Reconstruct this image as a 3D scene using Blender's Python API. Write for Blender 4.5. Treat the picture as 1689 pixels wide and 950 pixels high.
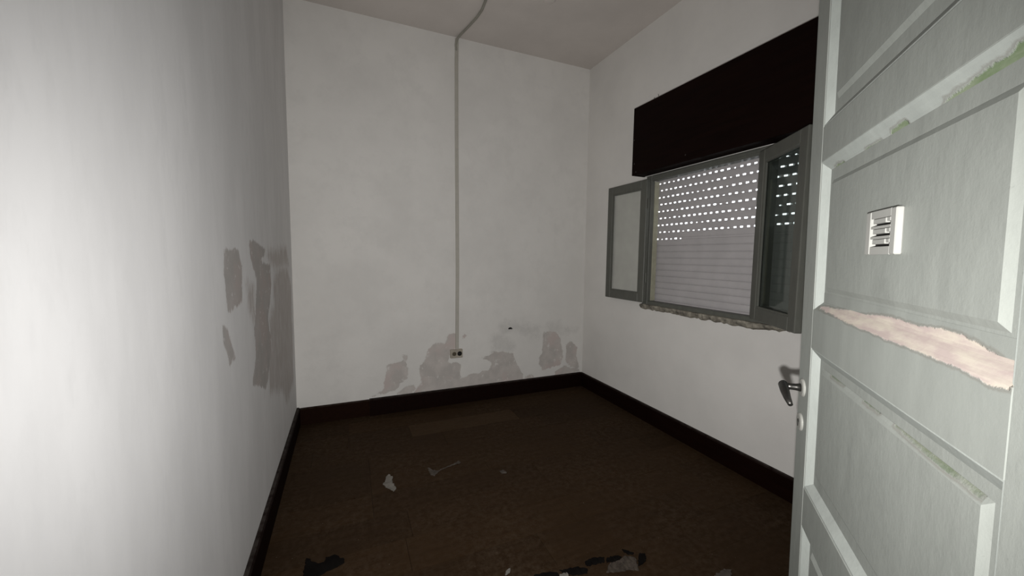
import bpy, bmesh, math, random
import numpy as np
from mathutils import Vector, Matrix

for _o in list(bpy.data.objects):
    bpy.data.objects.remove(_o)
scene = bpy.context.scene
COL = scene.collection
random.seed(7)

# ------------------------------------------------------------------ camera
F_PX, YAW, PITCH, ROLL = 634.585, math.radians(23.336), math.radians(4.7356), math.radians(0.6958)
CAM = Vector((0.0, 0.0, 1.30))
fwd = Vector((math.sin(YAW) * math.cos(PITCH), math.cos(YAW) * math.cos(PITCH), -math.sin(PITCH)))
rgt = Vector((math.cos(YAW), -math.sin(YAW), 0.0))
upv = rgt.cross(fwd)
R_ = rgt * math.cos(ROLL) + upv * math.sin(ROLL)
U_ = upv * math.cos(ROLL) - rgt * math.sin(ROLL)
cam_d = bpy.data.cameras.new('camera')
cam_d.sensor_width = 36.0
cam_d.sensor_fit = 'HORIZONTAL'
cam_d.lens = F_PX / 1689.0 * 36.0
cam_d.clip_start = 0.02
cam = bpy.data.objects.new('camera', cam_d)
COL.objects.link(cam)
CAM_ROT = Matrix((R_, U_, -fwd)).transposed().to_4x4()
cam.matrix_world = Matrix.Translation(CAM) @ CAM_ROT
scene.camera = cam

# ------------------------------------------------------------------ daylight outside
world = bpy.data.worlds.new('overcast_sky')
scene.world = world
world.use_nodes = True
_bg = world.node_tree.nodes['Background']
_bg.inputs['Color'].default_value = (0.90, 0.96, 1.0, 1)
_bg.inputs['Strength'].default_value = 5.0

# ------------------------------------------------------------------ the phone's torch, held just under the lens
sp = bpy.data.lights.new('phone_torch', 'SPOT')
sp.energy = 145.0
sp.color = (1.0, 0.985, 0.965)
sp.spot_size = math.radians(139)
sp.spot_blend = 1.0
sp.shadow_soft_size = 0.008
spo = bpy.data.objects.new('phone_torch', sp)
COL.objects.link(spo)
spo.matrix_world = Matrix.Translation(Vector((0.0, 0.0, 1.235))) @ CAM_ROT

scene.view_settings.view_transform = 'Standard'
scene.view_settings.look = 'None'
scene.view_settings.gamma = 1.0
scene.view_settings.use_curve_mapping = False
scene.view_settings.exposure = 0.0

# ------------------------------------------------------------------ room dimensions (metres)
XL, XR, YB, YF, H = -0.366, 2.181, 3.236, 0.03, 3.084
BBH = 0.134

# outlines of worn areas, in wall coordinates (metres)
LEFT_PEEL = [[(1.537,1.309),(1.725,1.314),(1.741,1.272),(1.764,1.25),(1.745,1.11),(1.641,1.107),(1.548,1.102),(1.534,1.139),(1.516,1.228)],[(1.481,1.082),(1.53,1.042),(1.558,0.999),(1.617,0.926),(1.527,0.918),(1.524,0.961),(1.484,1.0),(1.467,1.043)],[(1.893,1.339),(1.971,1.358),(2.233,1.32),(2.215,1.287),(2.102,1.262),(2.356,1.24),(2.364,1.128),(2.29,1.03),(2.234,0.969),(2.305,0.864),(2.273,0.777),(2.135,0.646),(1.853,0.757),(1.926,0.862),(1.927,0.979),(1.964,1.051),(2.013,1.184),(1.919,1.265)]]
LEFT_DAMP = [[(2.561,1.203),(2.976,1.217),(3.143,1.069),(3.129,0.699),(3.103,0.377),(2.753,0.355),(2.596,0.481),(2.216,0.608),(2.194,0.785),(2.295,0.819),(2.276,0.963),(2.442,1.011),(2.431,1.123)],[(1.803,1.17),(1.961,1.149),(1.952,0.994),(1.905,1.021),(1.844,1.085)],[(2.247,1.304),(3.007,1.337),(3.086,1.214),(2.563,1.209),(2.39,1.245)]]
BACK_PEEL = [[(0.288,0.394),(0.333,0.407),(0.413,0.417),(0.454,0.401),(0.459,0.327),(0.447,0.267),(0.4,0.236),(0.353,0.18),(0.251,0.157),(0.151,0.141),(0.251,0.193),(0.275,0.275),(0.285,0.346)],[(0.414,0.478),(0.46,0.461),(0.448,0.414),(0.42,0.441)],[(0.802,0.62),(0.879,0.621),(0.872,0.487),(0.814,0.48),(0.814,0.416),(0.795,0.367),(0.866,0.366),(0.918,0.329),(0.905,0.278),(0.907,0.213),(1.024,0.252),(1.078,0.233),(1.105,0.256),(1.174,0.255),(1.202,0.299),(1.223,0.324),(1.105,0.375),(1.105,0.395),(1.215,0.392),(1.208,0.432),(1.243,0.429),(1.415,0.4),(1.438,0.33),(1.469,0.272),(1.522,0.183),(1.523,0.113),(1.148,0.104),(0.493,0.112),(0.553,0.204),(0.565,0.228),(0.548,0.317),(0.56,0.366),(0.597,0.399),(0.628,0.496),(0.689,0.553),(0.77,0.54)],[(0.37,0.147),(0.446,0.205),(0.505,0.21),(0.523,0.158),(0.445,0.131)],[(1.729,0.569),(1.872,0.574),(1.922,0.499),(1.952,0.309),(1.929,0.239),(1.864,0.231),(1.816,0.207),(1.737,0.201),(1.689,0.263),(1.695,0.333),(1.726,0.358)],[(1.989,0.436),(2.039,0.461),(2.125,0.396),(2.11,0.309),(2.149,0.172),(2.046,0.197),(1.986,0.277)],[(0.924,0.611),(0.963,0.622),(0.967,0.583),(0.93,0.566)],[(1.523,0.155),(1.598,0.177),(1.645,0.14),(1.584,0.112)],[(1.866,0.173),(1.979,0.219),(2.184,0.138),(1.867,0.129)]]
BACK_FAINT = [[(1.2,0.526),(1.214,0.578),(1.283,0.6),(1.276,0.667),(1.339,0.703),(1.426,0.678),(1.544,0.664),(1.561,0.567),(1.501,0.557),(1.456,0.601),(1.398,0.619),(1.326,0.57),(1.414,0.523),(1.429,0.454),(1.386,0.403),(1.3,0.424),(1.215,0.432)],[(1.544,0.664),(1.666,0.643),(1.684,0.53),(1.622,0.521),(1.561,0.567)],[(1.936,0.612),(2.127,0.593),(2.12,0.557),(1.97,0.553)],[(1.775,0.65),(1.918,0.656),(1.97,0.538),(1.793,0.551)]]
DEBRIS = [('A','pale',[(0.205,2.285),(0.224,2.248),(0.215,2.201),(0.229,2.126),(0.216,2.105),(0.191,2.142),(0.164,2.197),(0.18,2.215),(0.188,2.263)]),('B','pale',[(0.434,2.271),(0.457,2.227),(0.484,2.21),(0.634,2.275),(0.638,2.255),(0.501,2.226),(0.478,2.196),(0.454,2.172),(0.432,2.191)]),('C','black',[(-0.184,1.761),(-0.168,1.75),(-0.156,1.726),(-0.137,1.71),(-0.112,1.707),(-0.108,1.733),(-0.071,1.734),(-0.034,1.695),(-0.034,1.675),(-0.069,1.659),(-0.089,1.653),(-0.118,1.64),(-0.152,1.632),(-0.189,1.648),(-0.186,1.715)]),('D','grey',[(1.093,1.247),(1.126,1.22),(1.094,1.162),(1.054,1.182),(0.996,1.194),(0.96,1.205),(1.0,1.238),(1.05,1.234)]),('E','black',[(1.005,1.266),(1.051,1.265),(1.075,1.25),(1.047,1.24),(0.99,1.246)]),('F','black',[(1.103,1.284),(1.117,1.267),(1.14,1.246),(1.127,1.24),(1.106,1.254)]),('G','black',[(1.158,1.234),(1.182,1.224),(1.168,1.199),(1.13,1.184),(1.106,1.182)]),('H','black',[(0.909,1.289),(0.955,1.291),(1.002,1.276),(0.985,1.253),(0.907,1.264)]),('I','black',[(0.786,1.289),(0.869,1.274),(0.898,1.251),(0.885,1.232),(0.82,1.252),(0.792,1.275)]),('J','black',[(0.676,1.307),(0.743,1.299),(0.775,1.276),(0.753,1.256),(0.673,1.281)]),('K','pale',[(0.776,1.272),(0.807,1.265),(0.806,1.246),(0.773,1.255)]),('L','pale',[(0.578,1.368),(0.601,1.376),(0.591,1.358),(0.57,1.355)]),('M','pale',[(1.362,1.023),(1.427,1.03),(1.455,1.015),(1.407,0.985),(1.359,0.997)]),('N','grey',[(0.825,2.072),(0.853,2.071),(0.86,2.041),(0.831,2.041)])]

# ================================================================== helpers
def finish(name, me, mat, parent=None, **props):
    o = bpy.data.objects.new(name, me)
    COL.objects.link(o)
    if mat is not None:
        if isinstance(mat, (list, tuple)):
            for m in mat:
                me.materials.append(m)
        else:
            me.materials.append(mat)
    if parent is not None:
        o.parent = parent
    for k, v in props.items():
        o[k] = v
    return o

def mk(name, bm, mat, parent=None, smooth=False, **props):
    bmesh.ops.recalc_face_normals(bm, faces=bm.faces)
    me = bpy.data.meshes.new(name)
    bm.to_mesh(me)
    bm.free()
    if smooth:
        for p in me.polygons:
            p.use_smooth = True
    return finish(name, me, mat, parent, **props)

def empty(name, loc=(0, 0, 0), parent=None, **props):
    o = bpy.data.objects.new(name, None)
    o.empty_display_size = 0.05
    COL.objects.link(o)
    o.location = loc
    if parent is not None:
        o.parent = parent
    for k, v in props.items():
        o[k] = v
    return o

def add_box(bm, x0, x1, y0, y1, z0, z1, bevel=0.0):
    vs = [bm.verts.new((x, y, z)) for x in (x0, x1) for y in (y0, y1) for z in (z0, z1)]
    fs = [(0, 1, 3, 2), (4, 6, 7, 5), (0, 4, 5, 1), (2, 3, 7, 6), (0, 2, 6, 4), (1, 5, 7, 3)]
    faces = [bm.faces.new([vs[i] for i in f]) for f in fs]
    if bevel > 0:
        es = list({e for f in faces for e in f.edges})
        bmesh.ops.bevel(bm, geom=es, offset=bevel, segments=1, affect='EDGES', profile=0.5)

def box(name, x0, x1, y0, y1, z0, z1, mat, parent=None, bevel=0.0, **props):
    bm = bmesh.new()
    add_box(bm, x0, x1, y0, y1, z0, z1, bevel)
    return mk(name, bm, mat, parent, **props)

def add_prism(bm, prof, axis, a0, a1):
    """closed profile (list of 2-tuples) extruded along an axis; the profile fills the two other axes in order"""
    def P(q, a):
        c = [0, 0, 0]
        rest = [i for i in range(3) if i != axis]
        c[axis] = a
        c[rest[0]], c[rest[1]] = q
        return c
    A = [bm.verts.new(P(q, a0)) for q in prof]
    B = [bm.verts.new(P(q, a1)) for q in prof]
    n = len(prof)
    for i in range(n):
        bm.faces.new((A[i], A[(i + 1) % n], B[(i + 1) % n], B[i]))
    bm.faces.new(A)
    bm.faces.new(B[::-1])

def add_tube(bm, pts, rad, seg=10, cap=True):
    pts = [Vector(p) for p in pts]
    rads = rad if isinstance(rad, (list, tuple)) else [rad] * len(pts)
    rings = []
    ref = None
    for i, p in enumerate(pts):
        t = (pts[min(i + 1, len(pts) - 1)] - pts[max(i - 1, 0)]).normalized()
        if ref is None:
            ref = Vector((0, 0, 1)) if abs(t.z) < 0.9 else Vector((1, 0, 0))
        a = (ref - t * ref.dot(t)).normalized()
        ref = a
        b = t.cross(a)
        rings.append([bm.verts.new(p + (a * math.cos(2 * math.pi * k / seg) + b * math.sin(2 * math.pi * k / seg)) * rads[i]) for k in range(seg)])
    for r0, r1 in zip(rings, rings[1:]):
        for k in range(seg):
            bm.faces.new((r0[k], r0[(k + 1) % seg], r1[(k + 1) % seg], r1[k]))
    if cap:
        bm.faces.new(rings[0][::-1])
        bm.faces.new(rings[-1])

def sdist(px, py, polys):
    """signed distance to the union of polygons, positive inside"""
    best = np.full(px.shape, -1e3)
    for poly in polys:
        d2 = np.full(px.shape, 1e9)
        ins = np.zeros(px.shape, bool)
        n = len(poly)
        for i in range(n):
            ax, ay = poly[i]
            bx, by = poly[(i + 1) % n]
            ex, ey = bx - ax, by - ay
            t = np.clip(((px - ax) * ex + (py - ay) * ey) / (ex * ex + ey * ey + 1e-12), 0, 1)
            d2 = np.minimum(d2, (px - ax - t * ex) ** 2 + (py - ay - t * ey) ** 2)
            if abs(ey) > 1e-12:
                c = ((ay > py) != (by > py)) & (px < ex * (py - ay) / ey + ax)
                ins ^= c
        d = np.sqrt(d2)
        best = np.maximum(best, np.where(ins, d, -d))
    return np.clip(best, -0.2, 0.2)

def grid_wall(name, axis, at, back, a0, a1, z0, z1, step, mat, attrs, **props):
    """a wall slab whose room face is a fine grid; attrs = {attribute: polygons in (a, z)}"""
    na = int(round((a1 - a0) / step)) + 1
    nz = int(round((z1 - z0) / step)) + 1
    A, Z = np.meshgrid(np.linspace(a0, a1, na), np.linspace(z0, z1, nz))
    A = A.ravel(); Z = Z.ravel()
    n = len(A)
    co = np.zeros((n + 4, 3))
    oth = 1 - axis
    co[:n, axis] = at; co[:n, oth] = A; co[:n, 2] = Z
    for k, (a, z) in enumerate(((a0, z0), (a1, z0), (a1, z1), (a0, z1))):
        co[n + k, axis] = back; co[n + k, oth] = a; co[n + k, 2] = z
    idx = np.arange(nz * na).reshape(nz, na)
    faces = np.stack([idx[:-1, :-1], idx[:-1, 1:], idx[1:, 1:], idx[1:, :-1]], -1).reshape(-1, 4).tolist()
    b = [n, n + 1, n + 2, n + 3]
    faces.append(b)
    faces.append(list(idx[0, ::-1]) + [b[0], b[1]])
    faces.append(list(idx[-1, :]) + [b[2], b[3]])
    faces.append(list(idx[:, 0]) + [b[3], b[0]])
    faces.append(list(idx[::-1, -1]) + [b[1], b[2]])
    me = bpy.data.meshes.new(name)
    me.from_pydata(co.tolist(), [], [[int(i) for i in f] for f in faces])
    bm = bmesh.new(); bm.from_mesh(me)
    bmesh.ops.recalc_face_normals(bm, faces=bm.faces)
    bm.to_mesh(me); bm.free()
    for an, polys in attrs.items():
        at_ = me.attributes.new(an, 'FLOAT', 'POINT')
        v = np.full(n + 4, -0.2)
        v[:n] = sdist(A, Z, polys)
        at_.data.foreach_set('value', v.astype(np.float32))
    return finish(name, me, mat, None, kind='structure', **props)

# ================================================================== materials
class NT:
    def __init__(self, name):
        self.m = bpy.data.materials.new(name)
        self.m.use_nodes = True
        self.t = self.m.node_tree
        self.n = self.t.nodes
        self.b = self.n['Principled BSDF']
        self.b.inputs['Specular IOR Level'].default_value = 0.25
    def new(self, typ, **kw):
        nd = self.n.new(typ)
        for k, v in kw.items():
            if hasattr(nd, k) and k not in ('inputs',):
                setattr(nd, k, v)
        return nd
    def link(self, a, b):
        self.t.links.new(a, b)
    def coord(self, scale=(1, 1, 1), kind='Object'):
        tc = self.new('ShaderNodeTexCoord')
        mp = self.new('ShaderNodeMapping')
        mp.inputs['Scale'].default_value = scale
        self.link(tc.outputs[kind], mp.inputs['Vector'])
        return mp.outputs['Vector']
    def noise(self, vec, scale, detail=4, rough=0.55):
        nz = self.new('ShaderNodeTexNoise')
        nz.inputs['Scale'].default_value = scale
        nz.inputs['Detail'].default_value = detail
        nz.inputs['Roughness'].default_value = rough
        if vec is not None:
            self.link(vec, nz.inputs['Vector'])
        return nz.outputs['Fac']
    def rng(self, val, a, b, c=0.0, d=1.0, smooth=False):
        mr = self.new('ShaderNodeMapRange')
        if smooth:
            mr.interpolation_type = 'SMOOTHSTEP'
        for i, v in zip(('From Min', 'From Max', 'To Min', 'To Max'), (a, b, c, d)):
            mr.inputs[i].default_value = v
        self.link(val, mr.inputs['Value'])
        return mr.outputs['Result']
    def math(self, op, a, b):
        nd = self.new('ShaderNodeMath')
        nd.operation = op
        for i, v in enumerate((a, b)):
            if isinstance(v, (int, float)):
                nd.inputs[i].default_value = v
            else:
                self.link(v, nd.inputs[i])
        return nd.outputs[0]
    def mix(self, fac, c1, c2, blend='MIX'):
        nd = self.new('ShaderNodeMix')
        nd.data_type = 'RGBA'
        nd.blend_type = blend
        for sock, v in ((nd.inputs[0], fac), (nd.inputs[6], c1), (nd.inputs[7], c2)):
            if isinstance(v, (int, float)):
                sock.default_value = v
            elif isinstance(v, tuple):
                sock.default_value = (*v, 1) if len(v) == 3 else v
            else:
                self.link(v, sock)
        return nd.outputs[2]
    def attr(self, name):
        nd = self.new('ShaderNodeAttribute')
        nd.attribute_name = name
        return nd.outputs['Fac']
    def bump(self, h, strength, dist):
        bp = self.new('ShaderNodeBump')
        bp.inputs['Strength'].default_value = strength
        bp.inputs['Distance'].default_value = dist
        self.link(h, bp.inputs['Height'])
        self.link(bp.outputs['Normal'], self.b.inputs['Normal'])
    def done(self, col, rough=0.8, metal=0.0):
        if isinstance(col, tuple):
            self.b.inputs['Base Color'].default_value = (*col, 1)
        else:
            self.link(col, self.b.inputs['Base Color'])
        if isinstance(rough, (int, float)):
            self.b.inputs['Roughness'].default_value = rough
        else:
            self.link(rough, self.b.inputs['Roughness'])
        self.b.inputs['Metallic'].default_value = metal
        return self.m

def mat_plaster(name, base, stretch=(1, 1, 1), mott=0.08):
    t = NT(name)
    v = t.coord(stretch)
    big = t.noise(v, 2.2, 5, 0.6)
    v2 = t.coord((1, 1, 1))
    fine = t.noise(v2, 55, 4, 0.6)
    dark = tuple(c * (1 - mott) for c in base)
    col = t.mix(t.rng(big, 0.35, 0.65), dark, base)
    t.bump(t.math('ADD', t.math('MULTIPLY', fine, 0.5), big), 0.35, 0.004)
    return t.done(col, 0.9)

def mat_worn_plaster(name, base, stretch, edge_amp, edge_scale, peel_col, peel_col2, damp_col, pink, bump=0.45, fine_k=0.35):
    t = NT(name)
    v = t.coord(stretch)
    v2 = t.coord((1, 1, 1))
    big = t.noise(v, 2.0, 6, 0.62)
    fine = t.noise(v2, 60, 4, 0.6)
    mid = t.noise(v2, 9, 4, 0.6)
    edge = t.noise(v, edge_scale, 8, 0.76)
    off = t.math('MULTIPLY', t.math('SUBTRACT', edge, 0.5), edge_amp)
    m1 = t.rng(t.math('ADD', t.attr('peel'), off), -0.003, 0.004)
    off2 = t.math('MULTIPLY', t.math('SUBTRACT', edge, 0.5), edge_amp * 2.2)
    m2 = t.rng(t.math('ADD', t.attr('damp'), off2), -0.03, 0.03)
    dark = tuple(c * 0.92 for c in base)
    col = t.mix(t.rng(big, 0.36, 0.62), dark, base)
    # damp marks, faint
    sm = t.noise(v, 5.5, 5, 0.7)
    col = t.mix(t.rng(sm, 0.50, 0.66, 0.0, 0.55), col, tuple(c * 0.90 for c in base))
    col = t.mix(t.math('MULTIPLY', m2, t.rng(edge, 0.38, 0.6, 0.6, 1.0)), col, damp_col)
    pc = t.mix(t.rng(mid, 0.38, 0.62), peel_col, peel_col2)
    pc = t.mix(t.rng(t.noise(v2, 5, 3), 0.52, 0.66), pc, pink)
    # islands of paint left inside the bare plaster
    isl = t.rng(t.noise(v2, 22, 5, 0.7), 0.60, 0.66)
    m1i = t.math('MULTIPLY', m1, t.math('SUBTRACT', 1.0, t.math('MULTIPLY', isl, 0.7)))
    col = t.mix(m1i, col, pc)
    h = t.math('ADD', t.math('MULTIPLY', fine, fine_k), t.math('MULTIPLY', big, 0.8))
    h = t.math('SUBTRACT', h, t.math('MULTIPLY', m1, 0.7))
    t.bump(h, bump, 0.004)
    return t.done(col, 0.9)

def mat_wood(name, c1, c2, rough=0.45, stretch=(14, 1.2, 14), dust=0.0, rnd=0.0):
    t = NT(name)
    v = t.coord(stretch)
    g = t.noise(v, 3.0, 6, 0.6)
    col = t.mix(t.rng(g, 0.3, 0.7), c1, c2)
    if rnd:
        oi = t.new('ShaderNodeObjectInfo')
        k = t.rng(oi.outputs['Random'], 0, 1, 1 - rnd, 1 + rnd)
        cm = t.new('ShaderNodeCombineColor')
        for i in range(3):
            t.link(k, cm.inputs[i])
        col = t.mix(1.0, col, cm.outputs[0], 'MULTIPLY')
    if dust:
        ge = t.new('ShaderNodeNewGeometry')
        sx = t.new('ShaderNodeSeparateXYZ')
        t.link(ge.outputs['Normal'], sx.inputs[0])
        d = t.math('MULTIPLY', t.rng(sx.outputs['Z'], 0.5, 0.9), dust)
        d = t.math('MULTIPLY', d, t.rng(t.noise(t.coord(), 25, 4), 0.3, 0.6))
        col = t.mix(d, col, (0.22, 0.20, 0.18))
    t.b.inputs['Specular IOR Level'].default_value = 0.06
    t.bump(g, 0.2, 0.002)
    return t.done(col, rough)

def mat_floor(name, c1, c2, rnd):
    t = NT(name)
    ge = t.new('ShaderNodeNewGeometry')
    mp = t.new('ShaderNodeMapping')
    mp.inputs['Scale'].default_value = (1.5, 11, 1)
    t.link(ge.outputs['Position'], mp.inputs['Vector'])
    g = t.noise(mp.outputs['Vector'], 3.5, 6, 0.65)
    patch = t.noise(ge.outputs['Position'], 2.4, 5, 0.6)
    dustn = t.noise(ge.outputs['Position'], 34, 6, 0.75)
    speck = t.noise(ge.outputs['Position'], 95, 2, 0.5)
    col = t.mix(t.rng(g, 0.3, 0.7), c1, c2)
    oi = t.new('ShaderNodeObjectInfo')
    k = t.rng(oi.outputs['Random'], 0, 1, 1 - rnd, 1 + rnd)
    cm = t.new('ShaderNodeCombineColor')
    for i in range(3):
        t.link(k, cm.inputs[i])
    col = t.mix(1.0, col, cm.outputs[0], 'MULTIPLY')
    dm = t.math('MULTIPLY', t.rng(dustn, 0.42, 0.70), t.rng(patch, 0.35, 0.65, 0.12, 0.75))
    col = t.mix(dm, col, (0.062, 0.044, 0.029))
    t.b.inputs['Specular IOR Level'].default_value = 0.08
    col = t.mix(t.rng(speck, 0.745, 0.77, 0, 0.6), col, (0.17, 0.14, 0.11))
    t.bump(t.math('ADD', g, dustn), 0.3, 0.002)
    return t.done(col, t.rng(patch, 0.3, 0.7, 0.62, 0.85))

def mat_paint(name, base, mott=0.12, rough=0.55, streak=(6, 6, 1.6), chips=None, chip_col=None):
    t = NT(name)
    v = t.coord(streak)
    v1 = t.coord((1, 1, 1))
    a = t.noise(v, 3.0, 6, 0.65)
    f = t.noise(v1, 70, 4, 0.65)
    dark = tuple(c * (1 - mott) for c in base)
    lite = tuple(min(1, c * (1 + mott * 0.6)) for c in base)
    col = t.mix(t.rng(a, 0.32, 0.68), dark, lite)
    col = t.mix(t.rng(t.noise(v1, 130, 2), 0.70, 0.74, 0, 0.35), col, tuple(c * 0.6 for c in base))
    if chips:
        c = t.noise(v1, 14, 6, 0.7)
        m = t.rng(c, chips, chips + 0.02)
        col = t.mix(m, col, chip_col)
    g2 = t.noise(t.coord((3, 3, 1)), 16, 6, 0.72)
    col = t.mix(t.rng(g2, 0.34, 0.66, 0.0, 0.5), col, tuple(c * 1.13 for c in base))
    col = t.mix(t.rng(t.noise(v1, 7, 6, 0.75), 0.56, 0.72, 0.0, 0.45), col, tuple(c * 0.80 for c in base))
    t.bump(t.math('ADD', t.math('MULTIPLY', f, 0.6), a), 0.45, 0.0016)
    return t.done(col, rough)

def mat_worn_paint(name, base, inner, inner2, amp=0.02, scale=30):
    """paint flaked off where the attribute 'peel' is positive"""
    t = NT(name)
    v1 = t.coord((1, 1, 1))
    a = t.noise(t.coord((6, 6, 1.6)), 3.0, 6, 0.65)
    e = t.noise(v1, scale, 6, 0.7)
    off = t.math('MULTIPLY', t.math('SUBTRACT', e, 0.5), amp)
    m = t.rng(t.math('ADD', t.attr('peel'), off), -0.001, 0.0012)
    col = t.mix(t.rng(a, 0.32, 0.68), tuple(c * 0.9 for c in base), tuple(c * 1.06 for c in base))
    inn = t.mix(t.rng(t.noise(t.coord((2, 2, 9)), 9, 5, 0.6), 0.4, 0.6), inner, inner2)
    rim = t.rng(t.math('ABSOLUTE', t.math('ADD', t.math('ADD', t.attr('peel'), off), 0.002), 0.0), 0.0, 0.0025, 0.55, 0.0)
    col = t.mix(m, col, inn)
    col = t.mix(rim, col, (0.16, 0.15, 0.13))
    t.bump(t.math('SUBTRACT', t.math('MULTIPLY', e, 0.4), m), 0.5, 0.002)
    return t.done(col, 0.65)

def mat_plain(name, col, rough=0.5, metal=0.0, var=0.12, scale=18, spec=0.25):
    t = NT(name)
    t.b.inputs['Specular IOR Level'].default_value = spec
    n = t.noise(t.coord(), scale, 5, 0.6)
    c = t.mix(t.rng(n, 0.3, 0.7), tuple(x * (1 - var) for x in col), tuple(min(1, x * (1 + var)) for x in col))
    return t.done(c, rough, metal)

def mat_glass(name, tint, film, film_col, gloss=0.5):
    m = bpy.data.materials.new(name)
    m.use_nodes = True
    t = m.node_tree
    t.nodes.clear()
    out = t.nodes.new('ShaderNodeOutputMaterial')
    tr = t.nodes.new('ShaderNodeBsdfTransparent'); tr.inputs[0].default_value = (*tint, 1)
    gl = t.nodes.new('ShaderNodeBsdfGlossy'); gl.inputs['Roughness'].default_value = 0.03
    df = t.nodes.new('ShaderNodeBsdfDiffuse'); df.inputs[0].default_value = (*film_col, 1)
    lw = t.nodes.new('ShaderNodeFresnel'); lw.inputs['IOR'].default_value = 1.45
    nz = t.nodes.new('ShaderNodeTexNoise'); nz.inputs['Scale'].default_value = 6
    mr = t.nodes.new('ShaderNodeMapRange')
    for i, v in zip(('From Min', 'From Max', 'To Min', 'To Max'), (0.3, 0.7, film * 0.88, film * 1.12)):
        mr.inputs[i].default_value = v
    tc = t.nodes.new('ShaderNodeTexCoord')
    t.links.new(tc.outputs['Object'], nz.inputs['Vector'])
    t.links.new(nz.outputs['Fac'], mr.inputs['Value'])
    m1 = t.nodes.new('ShaderNodeMixShader'); m2 = t.nodes.new('ShaderNodeMixShader')
    t.links.new(mr.outputs[0], m1.inputs[0]); t.links.new(tr.outputs[0], m1.inputs[1]); t.links.new(df.outputs[0], m1.inputs[2])
    ml = t.nodes.new('ShaderNodeMath'); ml.operation = 'MULTIPLY'; ml.inputs[1].default_value = gloss
    t.links.new(lw.outputs[0], ml.inputs[0])
    t.links.new(ml.outputs[0], m2.inputs[0]); t.links.new(m1.outputs[0], m2.inputs[1]); t.links.new(gl.outputs[0], m2.inputs[2])
    t.links.new(m2.outputs[0], out.inputs[0])
    return m

WALLC = (0.74, 0.722, 0.692)
M_back = mat_worn_plaster('back_wall_plaster', WALLC, (1, 1, 1), 0.075, 12.0, (0.48, 0.45, 0.425), (0.565, 0.525, 0.495), (0.60, 0.585, 0.56), (0.545, 0.475, 0.45))
M_left = mat_worn_plaster('left_wall_plaster', (0.74, 0.735, 0.735), (1, 2.4, 0.75), 0.085, 12.0, (0.42, 0.40, 0.385), (0.47, 0.44, 0.425), (0.49, 0.455, 0.435), (0.47, 0.42, 0.40), 0.30, 0.10)
M_wall = mat_plaster('white_plaster', WALLC)
M_ceil = mat_plaster('ceiling_plaster', (0.66, 0.612, 0.575))
M_floor_base = mat_plain('floor_bedding', (0.02, 0.015, 0.012), 0.9)
M_plank = mat_floor('dark_brown_boards', (0.0225, 0.0120, 0.0050), (0.031, 0.0170, 0.0075), 0.14)
M_plank_l = mat_floor('lighter_brown_board', (0.036, 0.0205, 0.010), (0.046, 0.028, 0.014), 0.05)
M_base = mat_wood('baseboard_wood', (0.0045, 0.0012, 0.0006), (0.008, 0.0024, 0.0012), 0.6, dust=0.15)
M_base2 = mat_wood('baseboard_wood_brown', (0.009, 0.003, 0.0012), (0.014, 0.005, 0.0022), 0.6, dust=0.25)
M_pelmet = mat_wood('pelmet_wood', (0.0035, 0.0010, 0.0006), (0.0075, 0.0024, 0.0014), 0.6, stretch=(10, 1.0, 16))
M_frame = mat_paint('window_grey_paint', (0.105, 0.107, 0.093), 0.15, 0.45)
DOORC = (0.250, 0.264, 0.244)
M_door = mat_paint('door_grey_paint', DOORC, 0.10, 0.5)
M_door_mould = mat_paint('door_moulding_paint', (0.325, 0.347, 0.325), 0.10, 0.5, chips=0.70, chip_col=(0.25, 0.26, 0.23))
M_door_peel = mat_worn_paint('door_paint_flaked', DOORC, (0.50, 0.45, 0.385), (0.42, 0.35, 0.325), 0.012, 34)
M_door_green = mat_worn_paint('door_paint_green_chips', (0.325, 0.347, 0.325), (0.135, 0.18, 0.10), (0.20, 0.235, 0.16), 0.014, 42)
M_door_green2 = mat_worn_paint('door_bevel_green_chips', DOORC, (0.095, 0.125, 0.075), (0.16, 0.175, 0.13), 0.006, 42)
M_shutter = mat_plain('shutter_pvc', (0.46, 0.44, 0.445), 0.55, var=0.06, scale=8)
M_guide = mat_plain('guide_rail_cream', (0.34, 0.33, 0.25), 0.6)
M_mortar = mat_plain('sill_mortar', (0.25, 0.23, 0.19), 0.95, var=0.55, scale=22)
M_metal = mat_plain('dark_chrome', (0.075, 0.072, 0.068), 0.34, 0.9)
M_alu = mat_plain('pale_aluminium', (0.30, 0.30, 0.275), 0.5, 0.1)
M_white = mat_plain('white_plastic', (0.31, 0.31, 0.29), 0.45, var=0.04)
M_black = mat_plain('black_void', (0.012, 0.011, 0.010), 0.8)
M_trunk = mat_plain('beige_trunking', (0.44, 0.42, 0.375), 0.6, var=0.06)
M_cable = mat_plain('grey_cable', (0.30, 0.29, 0.25), 0.6, var=0.08)
M_socket = mat_plain('socket_beige', (0.37, 0.335, 0.28), 0.5)
M_flake = {'pale': mat_plain('plaster_flake_pale', (0.17, 0.158, 0.14), 0.9, var=0.25, spec=0.05),
           'dull': mat_plain('plaster_flake_dull', (0.075, 0.064, 0.055), 0.95, var=0.3, spec=0.05),
           'grey': mat_plain('plaster_flake_grey', (0.055, 0.045, 0.037), 0.95, var=0.5, scale=60, spec=0.05),
           'black': mat_plain('torn_black_underlay', (0.0058, 0.0050, 0.0045), 0.9, var=0.3, spec=0.03)}
M_glass_l = mat_glass('dusty_pane', (0.97, 0.98, 0.96), 0.45, (0.72, 0.72, 0.68), 0.3)
M_glass_r = mat_glass('grimy_pane', (0.74, 0.78, 0.76), 0.06, (0.12, 0.13, 0.12), 0.4)

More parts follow.
